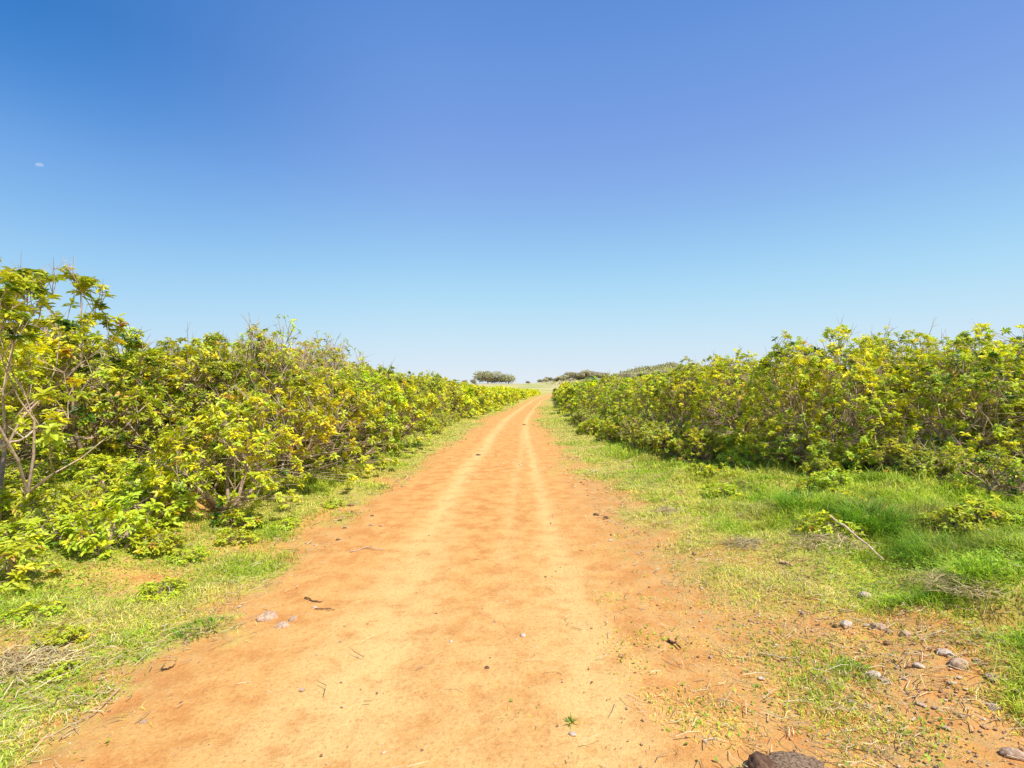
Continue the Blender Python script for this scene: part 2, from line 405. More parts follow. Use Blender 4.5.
def copy_plant(src, loc, rz, sc):
    e = src.copy(); col.objects.link(e); e.location = loc; e.rotation_euler = (0, 0, rz); e.scale = (sc, sc, sc) if np.isscalar(sc) else sc
    for ch in src.children:
        c = ch.copy(); col.objects.link(c); c.parent = e
    return e
class Kind:
    def __init__(s, name, meshes, mat, h, w, part='stems'):
        s.name = name; s.m = meshes; s.mat = mat; s.first = None; s.h = h; s.w = w; s.part = part
    def put(s, x, y, h, rz, wfac=1.0, sink=.03):
        k = h / s.h * (1.09 if s.name == 'shrub' else 1); sc = (k * wfac, k * wfac, k); loc = (x, y, float(H(np.array([x]), np.array([y]))[0]) - sink)
        if s.first is None:
            s.first = make_plant(s.name, s.m, s.mat, loc, rz, sc, s.part); return s.first
        return copy_plant(s.first, loc, rz, sc)
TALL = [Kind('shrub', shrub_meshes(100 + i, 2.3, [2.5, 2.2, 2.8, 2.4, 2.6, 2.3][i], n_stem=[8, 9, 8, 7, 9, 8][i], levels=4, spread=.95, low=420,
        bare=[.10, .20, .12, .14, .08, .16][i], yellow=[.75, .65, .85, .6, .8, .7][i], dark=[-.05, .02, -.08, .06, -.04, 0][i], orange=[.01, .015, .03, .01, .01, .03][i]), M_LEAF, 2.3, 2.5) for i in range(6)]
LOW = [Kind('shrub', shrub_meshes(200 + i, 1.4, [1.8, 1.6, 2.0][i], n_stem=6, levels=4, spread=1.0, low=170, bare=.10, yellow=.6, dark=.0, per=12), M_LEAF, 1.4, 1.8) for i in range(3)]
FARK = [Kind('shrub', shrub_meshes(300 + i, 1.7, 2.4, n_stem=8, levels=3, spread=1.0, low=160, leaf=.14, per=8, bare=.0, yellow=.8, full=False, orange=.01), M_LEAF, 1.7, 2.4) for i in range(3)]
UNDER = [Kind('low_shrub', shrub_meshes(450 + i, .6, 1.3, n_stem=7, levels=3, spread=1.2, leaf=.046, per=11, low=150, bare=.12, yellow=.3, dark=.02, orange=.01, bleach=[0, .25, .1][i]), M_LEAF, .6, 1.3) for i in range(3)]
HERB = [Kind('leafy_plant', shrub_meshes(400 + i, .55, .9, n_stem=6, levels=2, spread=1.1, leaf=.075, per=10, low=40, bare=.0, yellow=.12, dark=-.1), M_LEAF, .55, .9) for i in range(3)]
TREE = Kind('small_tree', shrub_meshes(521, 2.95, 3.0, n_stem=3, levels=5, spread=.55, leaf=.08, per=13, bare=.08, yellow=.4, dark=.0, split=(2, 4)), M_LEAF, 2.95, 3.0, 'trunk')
BARE = Kind('shrub', shrub_meshes(530, 2.3, 1.8, n_stem=5, levels=4, spread=.7, per=6, bare=.55, yellow=.4, low=30), M_LEAF, 2.3, 1.8)

placed = []
def put(kind, x, y, h, rz, label, cat='shrub', group=None, wfac=1.0):
    o = kind.put(x, y, h, rz, wfac); tag(o, label, cat, group); placed.append((x, y)); return o
put(TREE, -5.15, 5.0, 3.3, .6, 'tallest small leafy tree with crooked trunk and bare twigs at the left border', 'tree')
# left edge, front row: hand placed
FL = [(-3.35, 5.95, 1.35, 0, 'low shrub with bent grey stems standing nearest the road on the left'),
      (-7.0, 8.3, 2.3, 1, 'shrub with bare grey twigs right behind the small tree on the left'),
      (-3.45, 7.5, 1.6, 2, 'rounded knee-to-chest high shrub second along the left edge of the road'),
      (-3.3, 9.1, 1.75, 0, 'third shrub along the left edge of the road, yellow green and twiggy'),
      (-3.25, 10.8, 1.85, 1, 'fourth shrub along the left edge of the road above pale grass'),
      (-3.2, 12.5, 1.9, 2, 'fifth shrub along the left edge of the road with dry stems below')]
for i, (x, y, h, k, lb) in enumerate(FL): put(LOW[k], x, y, h, i * 1.3, lb)
put(BARE, -4.3, 9.0, 2.6, 1.0, 'thin half bare shrub whose twigs stick up above the left thicket')
put(BARE, -4.1, 11.2, 2.55, 2.2, 'second half bare shrub poking above the left thicket skyline')
FR = [(5.1, 8.3, 2.2, 0, 'dense yellow green shrub at the front of the right thicket above tall grass'),
      (6.7, 7.5, 2.15, 3, 'tall dark leaved shrub with bare lower stems near the right border'),
      (8.1, 8.1, 2.3, 4, 'tallest rounded shrub on the skyline by the right border'),
      (4.9, 10.2, 2.1, 2, 'orange tipped shrub where the right thicket steps toward the road'),
      (4.2, 11.8, 1.9, 1, 'shrub with reddish twigs at the bend of the right thicket edge'),
      (3.9, 13.6, 1.85, 5, 'rounded shrub leaning over the right grass verge in the middle distance')]
for i, (x, y, h, k, lb) in enumerate(FR): put(TALL[k], x, y, h, i * 1.7 + .4, lb)
LOWR = [(4.6, 8.3, .8, 1, 'waist high twiggy shrub in front of the right thicket'), (3.75, 9.8, .8, 0, 'small low shrub on the right verge before the thicket edge'),
        (3.2, 11.6, .7, 2, 'smallest low shrub on the right verge nearest the track'), (6.9, 6.9, .8, 2, 'low spreading shrub in deep grass at right'), (5.5, 7.0, .6, 0, 'knee high bushy shrub in front of the tall right shrubs'), (4.5, 7.3, .45, 1, 'lowest small shrub in green grass before the right thicket'), (7.7, 7.2, 1.1, 1, 'chest high twiggy shrub at the right border'),
        (2.95, 14.0, .8, 1, 'low grey green shrub overhanging the right verge further along')]
for i, (x, y, h, k, lb) in enumerate(LOWR): put(LOW[k], x, y, h, i * 2.1, lb, wfac=1.2)
# thickets by dart throwing
def edge(side, y):
    if side < 0: return float(np.interp(y, [5, 6, 9.5, 22, 30, 38, 60], [4.6, 4.2, 4.0, 3.0, 2.6, 2.2, 2.1]))
    return float(np.interp(y, [5, 7.5, 8.8, 11, 14, 18, 24, 30, 50, 70], [7.7, 6.7, 5.5, 4.4, 3.9, 3.4, 3.1, 2.8, 2.3, 2.2]))
def hmax(side, y, x):
    if side < 0: return float(np.interp(y, [6, 10, 16, 22, 30, 40, 60], [2.6, 2.55, 2.3, 2.0, 1.7, 1.35, 1.15]))
    return float(np.interp(y, [6, 9, 14, 20, 30, 45, 70], [2.35, 2.4, 2.1, 1.9, 1.75, 1.55, 1.3]))
rt = np.random.RandomState(11)
cands = []
for _ in range(9000):
    s = -1 if rt.rand() < .5 else 1; y = 5.5 + 55 * rt.rand() ** 1.5; d = 7.5 * rt.rand() ** 1.1
    u = edge(s, y) + d; x = float(cx(y)) + s * u
    if abs(x) > 1.14 * y + 1.5: continue
    if s < 0 and ((y < 6.3 and x > -6) or (y < 8.0 and -7.2 < x < -3.9)): continue
    cands.append((s, x, y, d))
cnt = {}
for s, x, y, d in cands:
    sp = 1.12 + .022 * y
    if any((x - a) ** 2 + (y - b) ** 2 < sp * sp * (.8 if d < 1.5 else 1.15) for a, b in placed): continue
    if d > 4.5 and y > 30: continue
    h = hmax(s, y, x) * rt.uniform(.88, 1.07)
    if d < .8: h *= rt.uniform(.8, .95)
    side = 'left' if s < 0 else 'right'
    if y > 24: k = FARK[rt.randint(3)]; band = 'distant'
    elif y > 12: k = TALL[rt.randint(6)]; band = 'middle distance'
    else: k = TALL[rt.randint(6)] if rt.rand() > .04 else BARE; band = 'nearest'
    if k is BARE: h = min(h, 2.2)
    where = 'in front row of' if d < 1.3 else ('deep within' if d > 3 else 'in second row of')
    what = 'half bare twiggy' if k is BARE else 'dense yellow green'
    lb = f'{what} shrub {where} {side} thicket, {band} stretch'
    put(k, x, y, h, rt.uniform(0, 6.28), lb, 'shrub', f'{what} shrubs {where} {side} thicket, {band} stretch')
# leafy plants
HP = [(-3.55, 4.4, .5, 0, 'bushy bright green leafy plant beneath the small tree on the left'), (-3.75, 3.65, .34, 1, 'spreading broad leaved plant at the left border by the dirt patch'),
      (-2.62, 3.72, .2, 2, 'tiny leafy sprout at the left road edge'), (-4.3, 4.7, .5, 1, 'leafy plant by the trunk of the small tree'),
      (-4.6, 6.0, .4, 2, 'leafy plant in shade behind the small tree')]
for i, (x, y, h, k, lb) in enumerate(HP): put(HERB[k], x, y, h, i * 1.9, lb, 'plant', wfac=.85 if h > .4 else 1.2)
for i, (x, y, h) in enumerate([(-3.15, 3.3, .16), (-2.75, 3.05, .12), (-2.5, 2.75, .10), (-3.3, 4.6, .25), (-2.9, 4.5, .14), (-2.75, 5.0, .18), (-3.0, 5.5, .26), (-2.55, 5.6, .14), (-2.35, 6.6, .14)]):
    put(HERB[i % 3], x, y, h, i * 2.3, 'small leafy weed on the left verge between hedge foot and road', 'plant', 'small weeds on the left verge', 1.5)
k_ = 0
for _ in range(400):
    s = -1 if rt.rand() < .45 else 1; y = rt.uniform(5.2, 17)
    u = edge(s, y) - (rt.uniform(-.4, .9) if s < 0 else rt.uniform(-.3, 1.1)); x = float(cx(y)) + s * u
    if abs(x) > 1.1 * y or k_ >= 46: continue
    if any((x - a) ** 2 + (y - b) ** 2 < .35 ** 2 for a, b in placed): continue
    if s > 0 and y < 7: continue
    side = 'left' if s < 0 else 'right'; k_ += 1
    put(HERB[rt.randint(3)], x, y, rt.uniform(.28, .6), rt.uniform(0, 6.28), f'low green leafy plant at the foot of the {side} thicket', 'plant', f'low leafy plants along the {side} thicket foot')

nu = 0
while nu < 62:
    s_ = -1 if nu % 5 < 2 else 1; y = rt.uniform(5.6, 22); u = edge(s_, y) - rt.uniform(-.1, 1.1 if s_ > 0 else .75) * (1 if y < 12 else .5); x = float(cx(y)) + s_ * u
    if abs(x) > 1.08 * y or (s_ < 0 and y < 6.5): continue
    nu += 1; side = 'left' if s_ < 0 else 'right'; k = rt.randint(3)
    lk = ['mid green', 'dry greyish', 'dull green'][k]
    put(UNDER[k], x, y, rt.uniform(.35, .8) * (1 if s_ > 0 else .75), rt.uniform(0, 6.28), f'{lk} small leaved low shrub skirting the {side} thicket', 'shrub', f'{lk} low shrubs skirting the {side} thicket')
for i in range(16):
    y = rt.uniform(4.6, 9.2); x = float(cx(y)) + rt.uniform(3.0 + .1 * (9 - y), 6.2 if y > 6 else 5.0)
    if abs(x) > 1.08 * y: continue
    put(HERB[rt.randint(3)], x, y, rt.uniform(.16, .36), rt.uniform(0, 6.28), 'small leafy weed growing amid tall grass on the right verge', 'plant', 'small weeds amid the right verge grass', 1.25)
for i in range(58):
    y = rt.uniform(4.3, 8.6); x = rt.uniform(-7.2, -3.6 if y < 7 else -3.9)
    if abs(x) > 1.08 * y: continue
    put((HERB + UNDER[:1])[rt.randint(4)], x, y, rt.uniform(.2, .46), rt.uniform(0, 6.28), 'small leafy weed in the grassy clearing beside the small tree', 'plant', 'small weeds in the left clearing', 1.25)
# far thickets (reads as one mass)
def far_mass(name, side, y0, y1, N, label):
    a = Acc(); r = np.random.RandomState(5 + side)
    y = y0 + (y1 - y0) * r.rand(N) ** 1.2; d = 22 * r.rand(N) ** 1.3
    e = np.interp(y, [30, 50, 70, 100], [2.6, 2.2, 2.0, 2.0]); u = e + d
    x = cx(y) + side * u
    hm = np.interp(y, [35, 45, 60, 80, 100], [1.35, 1.2, .95, .6, .4] if side < 0 else [1.6, 1.6, 1.4, 1.0, .6])
    cell = fbm(x * .5, y * .5, 61, 3); hh = hm * (.55 + .75 * cell) * sstep(0, .6, d + .25)
    z = H(x, y) + hh * (1 - .6 * r.rand(N) ** 2)
    D = norm(r.normal(0, 1, (N, 3)) + [0, 0, .6]); Nn = norm(r.normal(0, .6, (N, 3)) + [0, 0, 1])
    C = np.where((r.rand(N) < .7)[:, None], YG, MG) * r.uniform(.7, 1.1, (N, 1)) * (.8 + .4 * cell[:, None])
    L = r.uniform(.16, .3, N) * (y / 50) ** .5
    quads(a, np.stack([x, y, z], 1), D, Nn, L, L * .55, C)
    tag(link(name, a.mesh(name), M_FAR), label, 'thicket', kind='stuff')
far_mass('far_thicket', -1, 42, 78, 60000, 'far low green thicket left of the road below the dry field')
far_mass('far_thicket', 1, 40, 105, 90000, 'far yellow green thicket right of the road below the hill')

# ------------------------------------------------------------------ distant trees
def far_tree(seed, h, w, flat=.5, grey=.5):
    r = np.random.RandomState(seed); wood = Acc(); a = Acc()
    nb = 11; N = 3200
    th = r.uniform(0, 6.28, nb); rr = w * .34 * np.sqrt(r.rand(nb)); C0 = np.stack([rr * np.cos(th), rr * np.sin(th), h * r.uniform(.3, .78, nb)], 1)
    A = np.array([[0, 0, -.2]] * 2 + [[.1, 0, h * .25]] * nb); B = np.vstack([[[.1, 0, h * .25]], [[-.3, .1, h * .45]], C0])
    tubes(wood, A, B, np.full(len(A), .10), np.full(len(A), .05), np.repeat(BRK[None] * .8, len(A), 0))
    k = r.randint(0, nb, N); v = norm(r.normal(0, 1, (N, 3))) * (r.rand(N, 1) ** .45)
    P = C0[k] + v * np.array([w * .22, w * .22, h * .25])
    col_ = np.array([.42, .42, .20]) * (1 - grey) + np.array([.60, .52, .36]) * grey
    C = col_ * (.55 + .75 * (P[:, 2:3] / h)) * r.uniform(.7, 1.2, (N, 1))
    L = r.uniform(.22, .42, N)
    quads(a, P, r.normal(0, 1, (N, 3)), r.normal(0, 1, (N, 3)), L, L * .6, C)
    return wood.mesh('trunk'), a.mesh('crown')
def put_tree(K, x, y, h, rz, label, group, wf=1.0):
    o = K.put(x, y, h, rz, wf, .1); tag(o, label, 'tree', group); return o
FT = [Kind('distant_tree', far_tree(1, 4, 6.2, grey=.3), M_FAR, 4, 6, 'trunk'), Kind('distant_tree', far_tree(2, 4, 6.5, grey=.45), M_FAR, 4, 6, 'trunk'), Kind('distant_tree', far_tree(3, 3, 5, grey=.7), M_FAR, 3, 5, 'trunk')]
put_tree(FT[0], -7.2, 150, 4.0, 0, 'dark olive tree on the horizon, left one of the pair over the dry field', None, 1.45)
put_tree(FT[1], -1.0, 152, 3.6, 1, 'grey olive tree on the horizon, right one of the pair over the dry field', None, 1.45)
for i in range(3): put_tree(FT[2], [-15., -12.3, 5.0][i], 158, [1.2, 1.5, 1.0][i], i, 'tiny faint bush on the horizon line beside the two distant trees', 'tiny bushes on the horizon line')
rr_ = np.random.RandomState(3)
for i in range(16):
    x = 12 + i * 1.75; hh = 1.6 + 2.0 * math.exp(-((x - 30) / 10) ** 2)
    put_tree(FT[2 if i % 3 else 1], x, 205 + rr_.uniform(-4, 8), hh * rr_.uniform(.85, 1.1), i * 1.1, 'grey green scrub tree in the distant row right of the road end', 'scrub trees on the distant rise', 1.3)
for i in range(14):
    x = 27 + i * 2.0
    put_tree(FT[2], x, 116 + rr_.uniform(-2, 5), rr_.uniform(1.0, 1.7), i * 2.1, 'grey brown scrub tree on the dry hill behind the right thicket', 'scrub trees on the right hill', 1.5)

def hill_scrub():
    a = Acc(); r = np.random.RandomState(31); N = 60000
    x = r.uniform(8, 75, N); y = r.uniform(98, 150, N)
    hillz = np.exp(-((x - 44) / 18) ** 2 - ((y - 128) / 20) ** 2); cell = fbm(x * .22, y * .22, 63, 4)
    k = (r.rand(N) < 1.4 * hillz) & (cell > .40); x, y, cell = x[k], y[k], cell[k]; n = len(x)
    z = H(x, y) + (cell - .35) * 3.2 * r.rand(n) ** .6
    C = np.array([.42, .42, .20]) * r.uniform(.6, 1.25, (n, 1)) + np.array([.12, .06, .03]) * r.rand(n, 1)
    L = r.uniform(.3, .6, n); quads(a, np.stack([x, y, z], 1), norm(r.normal(0, 1, (n, 3))), norm(r.normal(0, .8, (n, 3)) + [0, 0, 1]), L, L * .6, C)
    return a.mesh('hill_scrub')
tag(link('hill_scrub', hill_scrub(), M_FAR), 'grey green scrub covering the far hill at right', 'scrub', kind='stuff')
# ------------------------------------------------------------------ grass
def sample_ground(r, N, y0, y1, pw=1.0):
    t = r.rand(N); y = y0 * (y1 / y0) ** (t ** pw); x = (r.rand(N) * 2 - 1) * (1.10 * y + .4)
    return x, y
def grass():
    a = Acc(); r = np.random.RandomState(77)
    NT = 150000; x, y = sample_ground(r, NT, 1.9, 40)
    v = veg(x, y); u = x - cx(y); au = np.abs(u)
    inner = (u < 0) & (au > 8) | (u > 0) & (au > 11)
    keep = (r.rand(NT) < v ** 1.2 * .98 + .006) & ~inner & (y < 30 + 15 * (au < 4))
    keep &= ~((au < edge_l(y) - .1) & (u < 0) & (r.rand(NT) > .05)) & ~((u > 0) & (u < edge_r(y) - .1) & (r.rand(NT) > .06))
    keep |= (u > 1.2) & (u < 3.2) & (y < 5) & (r.rand(NT) < .10 * sstep(.42, .6, fbm(x * 3.2, y * 3.2, 28, 3)) * 3)
    x, y, v, u, au = x[keep], y[keep], v[keep], u[keep], au[keep]
    n = len(x); patch = fbm(x * .9, y * .9, 71, 3); p2 = fbm(x * 3, y * 3, 72, 3)
    lush = np.where(u > 0, sstep(2.6, 3.7, u + (patch - .5) * 1.2 - .5 * (y > 7) * 0 + .8 * sstep(7, 12, y)), sstep(1.9, 3.0, au) * .55)
    per = 9; rep = np.repeat(np.arange(n), per); N = len(rep)
    sp = .035 + .012 * y[rep]
    X_ = x[rep] + r.normal(0, 1, N) * sp; Y_ = y[rep] + r.normal(0, 1, N) * sp
    L = (.026 + .10 * lush[rep] ** 1.5 * (.4 + patch[rep]) + .022 * v[rep]) * r.uniform(.5, 1.35, N)
    clump = fbm(x * 2.4 + 9, y * 2.4, 79, 3); clump = np.clip(.25 + 3.8 * (clump - .38), .2, 2.2)
    L *= clump[rep]
    W = np.maximum(.0042, .0010 * Y_) * r.uniform(.7, 1.3, N)
    th = r.uniform(0, 6.28, N); D = np.stack([np.cos(th), np.sin(th), 0 * th], 1)
    G1 = np.array([.52, .68, .05]); G2 = np.array([.80, .80, .12]); G3 = np.array([.97, .84, .34]); G4 = np.array([.17, .30, .025])
    mixv = np.clip(patch + p2 - .5 + r.normal(0, .08, n), 0, 1)
    dryness = np.clip(.50 - .50 * lush + (p2 - .5) * 2.4 + (fbm(x*1.1,y*1.1,76,3)-.5)*1.6 - .22 * (u < 0), .04, .85)
    C = G1 + (G2 - G1) * sstep(.35, .65, mixv)[:, None]
    C = C[rep]; dd = r.rand(N) < dryness[rep] * .75; C[dd] = G3 * r.uniform(.6, 1.1, (dd.sum(), 1))
    gd = (r.rand(N) < .18) & ~dd; C[gd] = G4 * r.uniform(.9, 1.6, (gd.sum(), 1)); C = C * r.uniform(.8, 1.15, (N, 1))
    dk = fbm(x * 1.9, y * 1.9, 82, 3); C = C * (1 - .45 * sstep(.54, .68, dk) * sstep(.3, .9, lush))[rep][:, None]
    C = C * np.where(r.rand(n) < .18, r.uniform(.35, .7, n), r.uniform(.85, 1.15, n))[rep][:, None]
    bend = r.uniform(.3, 1.6, N)
    P = np.stack([X_, Y_, GZ(X_, Y_) - .006], 1)
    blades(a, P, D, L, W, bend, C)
    # small broad leaves among the blades
    m = (r.rand(n) < .35 * (.3 + lush)) ; rep = np.repeat(np.arange(n)[m], 5); N = len(rep)
    X_ = x[rep] + r.normal(0, .06, N); Y_ = y[rep] + r.normal(0, .06, N)
    P = np.stack([X_, Y_, GZ(X_, Y_) + r.uniform(0, .09, N) * (.15 + lush[rep])], 1)
    th = r.uniform(0, 6.28, N); D = np.stack([np.cos(th), np.sin(th), r.uniform(.0, .8, N)], 1)
    L = r.uniform(.012, .032, N); C = (np.array([.36, .52, .05]))[None] * r.uniform(.5, 1.3, (N, 1))
    quads(a, P, D, norm(np.array([[0, 0, 1.]]) + r.normal(0, .3, (N, 3))), L, L * .5, C)
    return a.mesh('grass')
tag(link('grass', grass(), M_GRASS), 'green and straw grass covering both verges of the dirt road', 'grass', kind='stuff')
def litter():
    a = Acc(); r = np.random.RandomState(88); N0 = 42000
    x, y = sample_ground(r, N0, 1.9, 22)
    u = x - cx(y); v = veg(x, y)
    pr = lit(x, y) * .55 * sstep(.40, .6, fbm(x * 2.2, y * 2.2, 91, 3)) + .30 * v * (np.abs(u) < 7) + .006
    pr += .8 * np.exp(-((x + 2.85) / .35) ** 2 - ((y - 2.9) / .3) ** 2) + .7 * np.exp(-((x - 2.5) / .6) ** 2 - ((y - 2.9) / .5) ** 2) + .35 * np.exp(-((x - 1.7) / .6) ** 2 - ((y - 2.5) / .5) ** 2) * (fbm(x * 5, y * 5, 92, 2) > .5)
    k = r.rand(N0) < pr; x, y = x[k], y[k]; n = len(x)
    L = r.uniform(.03, .16, n) * r.uniform(.4, 1, n); th = r.uniform(0, 6.28, n); D = np.stack([np.cos(th), np.sin(th), r.uniform(-.02, .22, n)], 1)
    z = GZ(x, y) + .004 + r.uniform(0, .02, n)
    A = np.stack([x, y, z], 1); Bp = A + D * L[:, None]; mid = (A + Bp) / 2 + r.normal(0, .12, (n, 3)) * L[:, None]; Bp[:, 2] = np.maximum(Bp[:, 2], GZ(Bp[:, 0], Bp[:, 1]) + .003); mid[:, 2] = np.maximum(mid[:, 2], GZ(mid[:, 0], mid[:, 1]) + .003)
    rad = np.maximum(.0016, .0004 * y) * r.uniform(.7, 1.6, n)
    c = np.where((r.rand(n) < .7)[:, None], np.array([.90, .72, .40]), np.array([.50, .32, .18])) * r.uniform(.75, 1.2, (n, 1))
    tubes(a, A, mid, rad, rad, c, 3); tubes(a, mid, Bp, rad, rad * .5, c, 3)
    return a.mesh('dry_litter')
tag(link('dry_litter', litter(), M_STRAW), 'dry straw and twig litter scattered over verges and road edges', 'litter', kind='stuff')

# ------------------------------------------------------------------ stones
import bmesh
def ico(sub):
    bm = bmesh.new(); bmesh.ops.create_icosphere(bm, subdivisions=sub, radius=1)
    V = np.array([v.co[:] for v in bm.verts]); T = np.array([[v.index for v in f.verts] for f in bm.faces]); bm.free(); return V, T
I1, I3 = ico(1), ico(4)
def gravel():
    a = Acc(); r = np.random.RandomState(99); N0 = 60000
    x, y = sample_ground(r, N0, 1.9, 20); u = x - cx(y)
    pr = .022 + .20 * lit(x, y) * sstep(.45, .6, fbm(x * 1.7, y * 1.7, 93, 3)) + .45 * np.exp(-((u - 2.65) / .45) ** 2) * (y < 3.9) * sstep(.42, .55, fbm(x * 4, y * 4, 95, 3)) + .3 * np.exp(-((u + .15) / .25) ** 2 - ((y - 8.4) / .35) ** 2) + .3 * np.exp(-((u - 1.55) / .22) ** 2 - ((y - 6.1) / .4) ** 2)
    k = (r.rand(N0) < pr) & (np.abs(u) < 4); x, y = x[k], y[k]; n = len(x)
    s = (.0025 + .007 * r.rand(n) ** 2.2) * (1 + (r.rand(n) < .06) * 1.2) * np.clip(y / 4, .9, 2)
    V = I1[0][None] * (1 + r.normal(0, .14, (n, len(I1[0]), 1))) * s[:, None, None] * np.stack([r.uniform(.8, 1.5, n), r.uniform(.8, 1.3, n), r.uniform(.45, .8, n)], 1)[:, None]
    V = V + np.stack([x, y, GZ(x, y) + s * .25], 1)[:, None]
    T = (np.arange(n)[:, None, None] * len(I1[0]) + I1[1][None]).reshape(-1, 3)
    base = np.array([[.72, .42, .2], [.62, .42, .27], [.85, .66, .45], [.38, .2, .1]])[r.choice(4, n, p=[.4, .25, .2, .15])] * r.uniform(.8, 1.15, (n, 1))
    a.add(V.reshape(-1, 3), None, T, np.repeat(base, len(I1[0]), 0))
    return a.mesh('gravel')
tag(link('gravel', gravel(), M_GRAVEL), 'small brown and tan gravel scattered on the road and verges', 'gravel', kind='stuff')
def rock_mesh(seed, sx, sy_, sz, rough=.22, facet=.5):
    r = np.random.RandomState(seed); V, T = I3; V = V.copy()
    for _ in range(9):   # cut facets
        d = norm(r.normal(0, 1, 3)); lim = r.uniform(.62, .9); t = V @ d; V = V - np.maximum(t - lim, 0)[:, None] * d * .9
    n = fbm(V[:, 0] * 2.2 + seed, V[:, 1] * 2.2 + V[:, 2] * 1.7, seed, 4) - .5
    n3 = fbm(V[:, 0] * 7 + V[:, 2] * 5, V[:, 1] * 7 + V[:, 2] * 6, seed + 1, 3) - .5
    V = V * (1 + rough * n + rough * .5 * n3)[:, None]; V = V * [sx, sy_, sz]
    return make_mesh('stone', V, [T], None, True)
def rock(name, px, py, size, mat, label, cat='stone', rz=0, seed=1, group=None, rough=.25, lift=.15):
    x, y, z = at_px(px, py); sx, sy_, sz = size
    o = link(name, rock_mesh(seed, sx, sy_, sz, rough), mat, None, (x, y, z + sz * lift)); o.rotation_euler = (0, 0, rz)
    tag(o, label, cat, group); return o
rock('stone', 266, 619, (.078, .05, .042), M_ROCK, 'largest grey pink stone lying on the left side of the road', rz=.5, seed=3)
rock('stone', 283, 626, (.05, .032, .024), M_ROCK, 'flat greyish stone just right of the largest stone on the road', rz=.4, seed=4)
rock('stone', 293, 620, (.035, .025, .022), M_ROCK, 'small stone fragment touching the flat greyish stone', rz=1.4, seed=5)
rock('stone', 315, 608, (.018, .014, .012), M_PALE, 'small white stone beside the thin twig left on the road', seed=6)
rock('stone', 523, 636, (.023, .018, .014), M_PALE, 'cream pebble in the middle of the road', seed=7)
rock('stone', 451, 642, (.014, .012, .012), M_PALE, 'white pebble left of the cream pebble in the road middle', seed=8)
rock('stone', 487, 668, (.014, .010, .010), M_DARK, 'dark chip lying in the middle of the road', seed=9)
rock('stone', 573, 734, (.020, .012, .008), M_PALE, 'whitish flat chip near the bottom of the road', rz=-.4, seed=10)
rock('stone', 846, 625, (.045, .036, .026), M_PALE, 'large pale stone on the right verge, farther one of two', seed=11)
rock('stone', 866, 596, (.048, .035, .03), M_PALE, 'pale pinkish stone on the right verge near the grass', seed=12)
rock('stone', 905, 634, (.05, .03, .025), M_ROCK, 'brown stone in the stony strip at the right', rz=.8, seed=13)
rock('stone', 880, 628, (.05, .025, .025), M_ROCK, 'narrow brown stone among gravel right of the pale stone', rz=-.5, seed=14)
rock('stone', 994, 708, (.03, .02, .02), M_PALE, 'whitish stone near the lower right corner', seed=15)
rock('stone', 1015, 756, (.05, .028, .025), M_ROCK, 'greyish stone at the extreme lower right corner', rz=-.5, seed=16)
rock('stone', 960, 665, (.05, .035, .03), M_ROCK, 'tan stone amid dry litter below the dark hollow', seed=17)
rock('stone', 478, 455, (.06, .05, .03), M_DARK, 'dark clod on the left wheel track in the distance', seed=18)
rock('stone', 524, 425, (.08, .06, .035), M_DARK, 'dark clod between the wheel tracks near the narrowing', seed=19)
rock('stone', 596, 515, (.04, .035, .022), M_DARK, 'dark clod at the right road edge, middle distance', seed=20)
rock('stone', 606, 518, (.03, .03, .022), M_DARK, 'smaller dark clod just right of another at the right road edge', seed=21)
for i, (px, py) in enumerate([(340, 520), (352, 512), (345, 528), (372, 516), (338, 540)]):
    rock('stone', px, py, (.026, .02, .012), M_DARK, 'small dark clod in the cluster on the left road edge', seed=30 + i, group='dark clods on the left road edge')
for i, (px, py) in enumerate([(503, 464), (512, 463), (520, 465), (497, 466)]):
    rock('stone', px, py, (.03, .03, .02), M_ROCK, 'tiny grey stone in the cluster mid road', seed=40 + i, group='tiny grey stones mid road')
for i in range(18):
    px = 835 + rs.rand() * 185; py = 628 + rs.rand() * 105; k = .012 + .024 * rs.rand() ** 2
    rock('stone', px, py, (k * 1.3, k, k * .5), [M_ROCK, M_PALE, M_ROCK][i % 3], 'small half buried stone in the stony strip at lower right', rz=rs.rand() * 6, seed=60 + i, group='small stones in the stony strip at lower right', rough=.4, lift=.1)
# dung lump, bottom right
x, y, z = at_px(792, 772)
e = bpy.data.objects.new('dung_lump', None); col.objects.link(e); e.location = (x, y, z)
tag(e, 'grey brown fibrous dried dung lump with dark left end at the bottom edge', 'dung')
V, T = I3; V = V.copy(); V[:, 2] = np.where(V[:, 2] < 0, V[:, 2] * .3, V[:, 2])
V = V * (1 + .35 * (fbm(V[:, 0] * 3, V[:, 1] * 3 + V[:, 2] * 2, 7, 4) - .5) + .22 * (fbm(V[:, 0] * 9, V[:, 1] * 9 + V[:, 2] * 8, 8, 3) - .5))[:, None]
o = link('lump', make_mesh('lump', V * [.14, .085, .036], [T], None, True), M_DUNG, e, (.015, 0, .01))
o = link('dark_end', make_mesh('dark_end', V[:, [1, 0, 2]] * [.052, .058, .052], [T], None, True), M_DARK, e, (-.125, .005, .012))

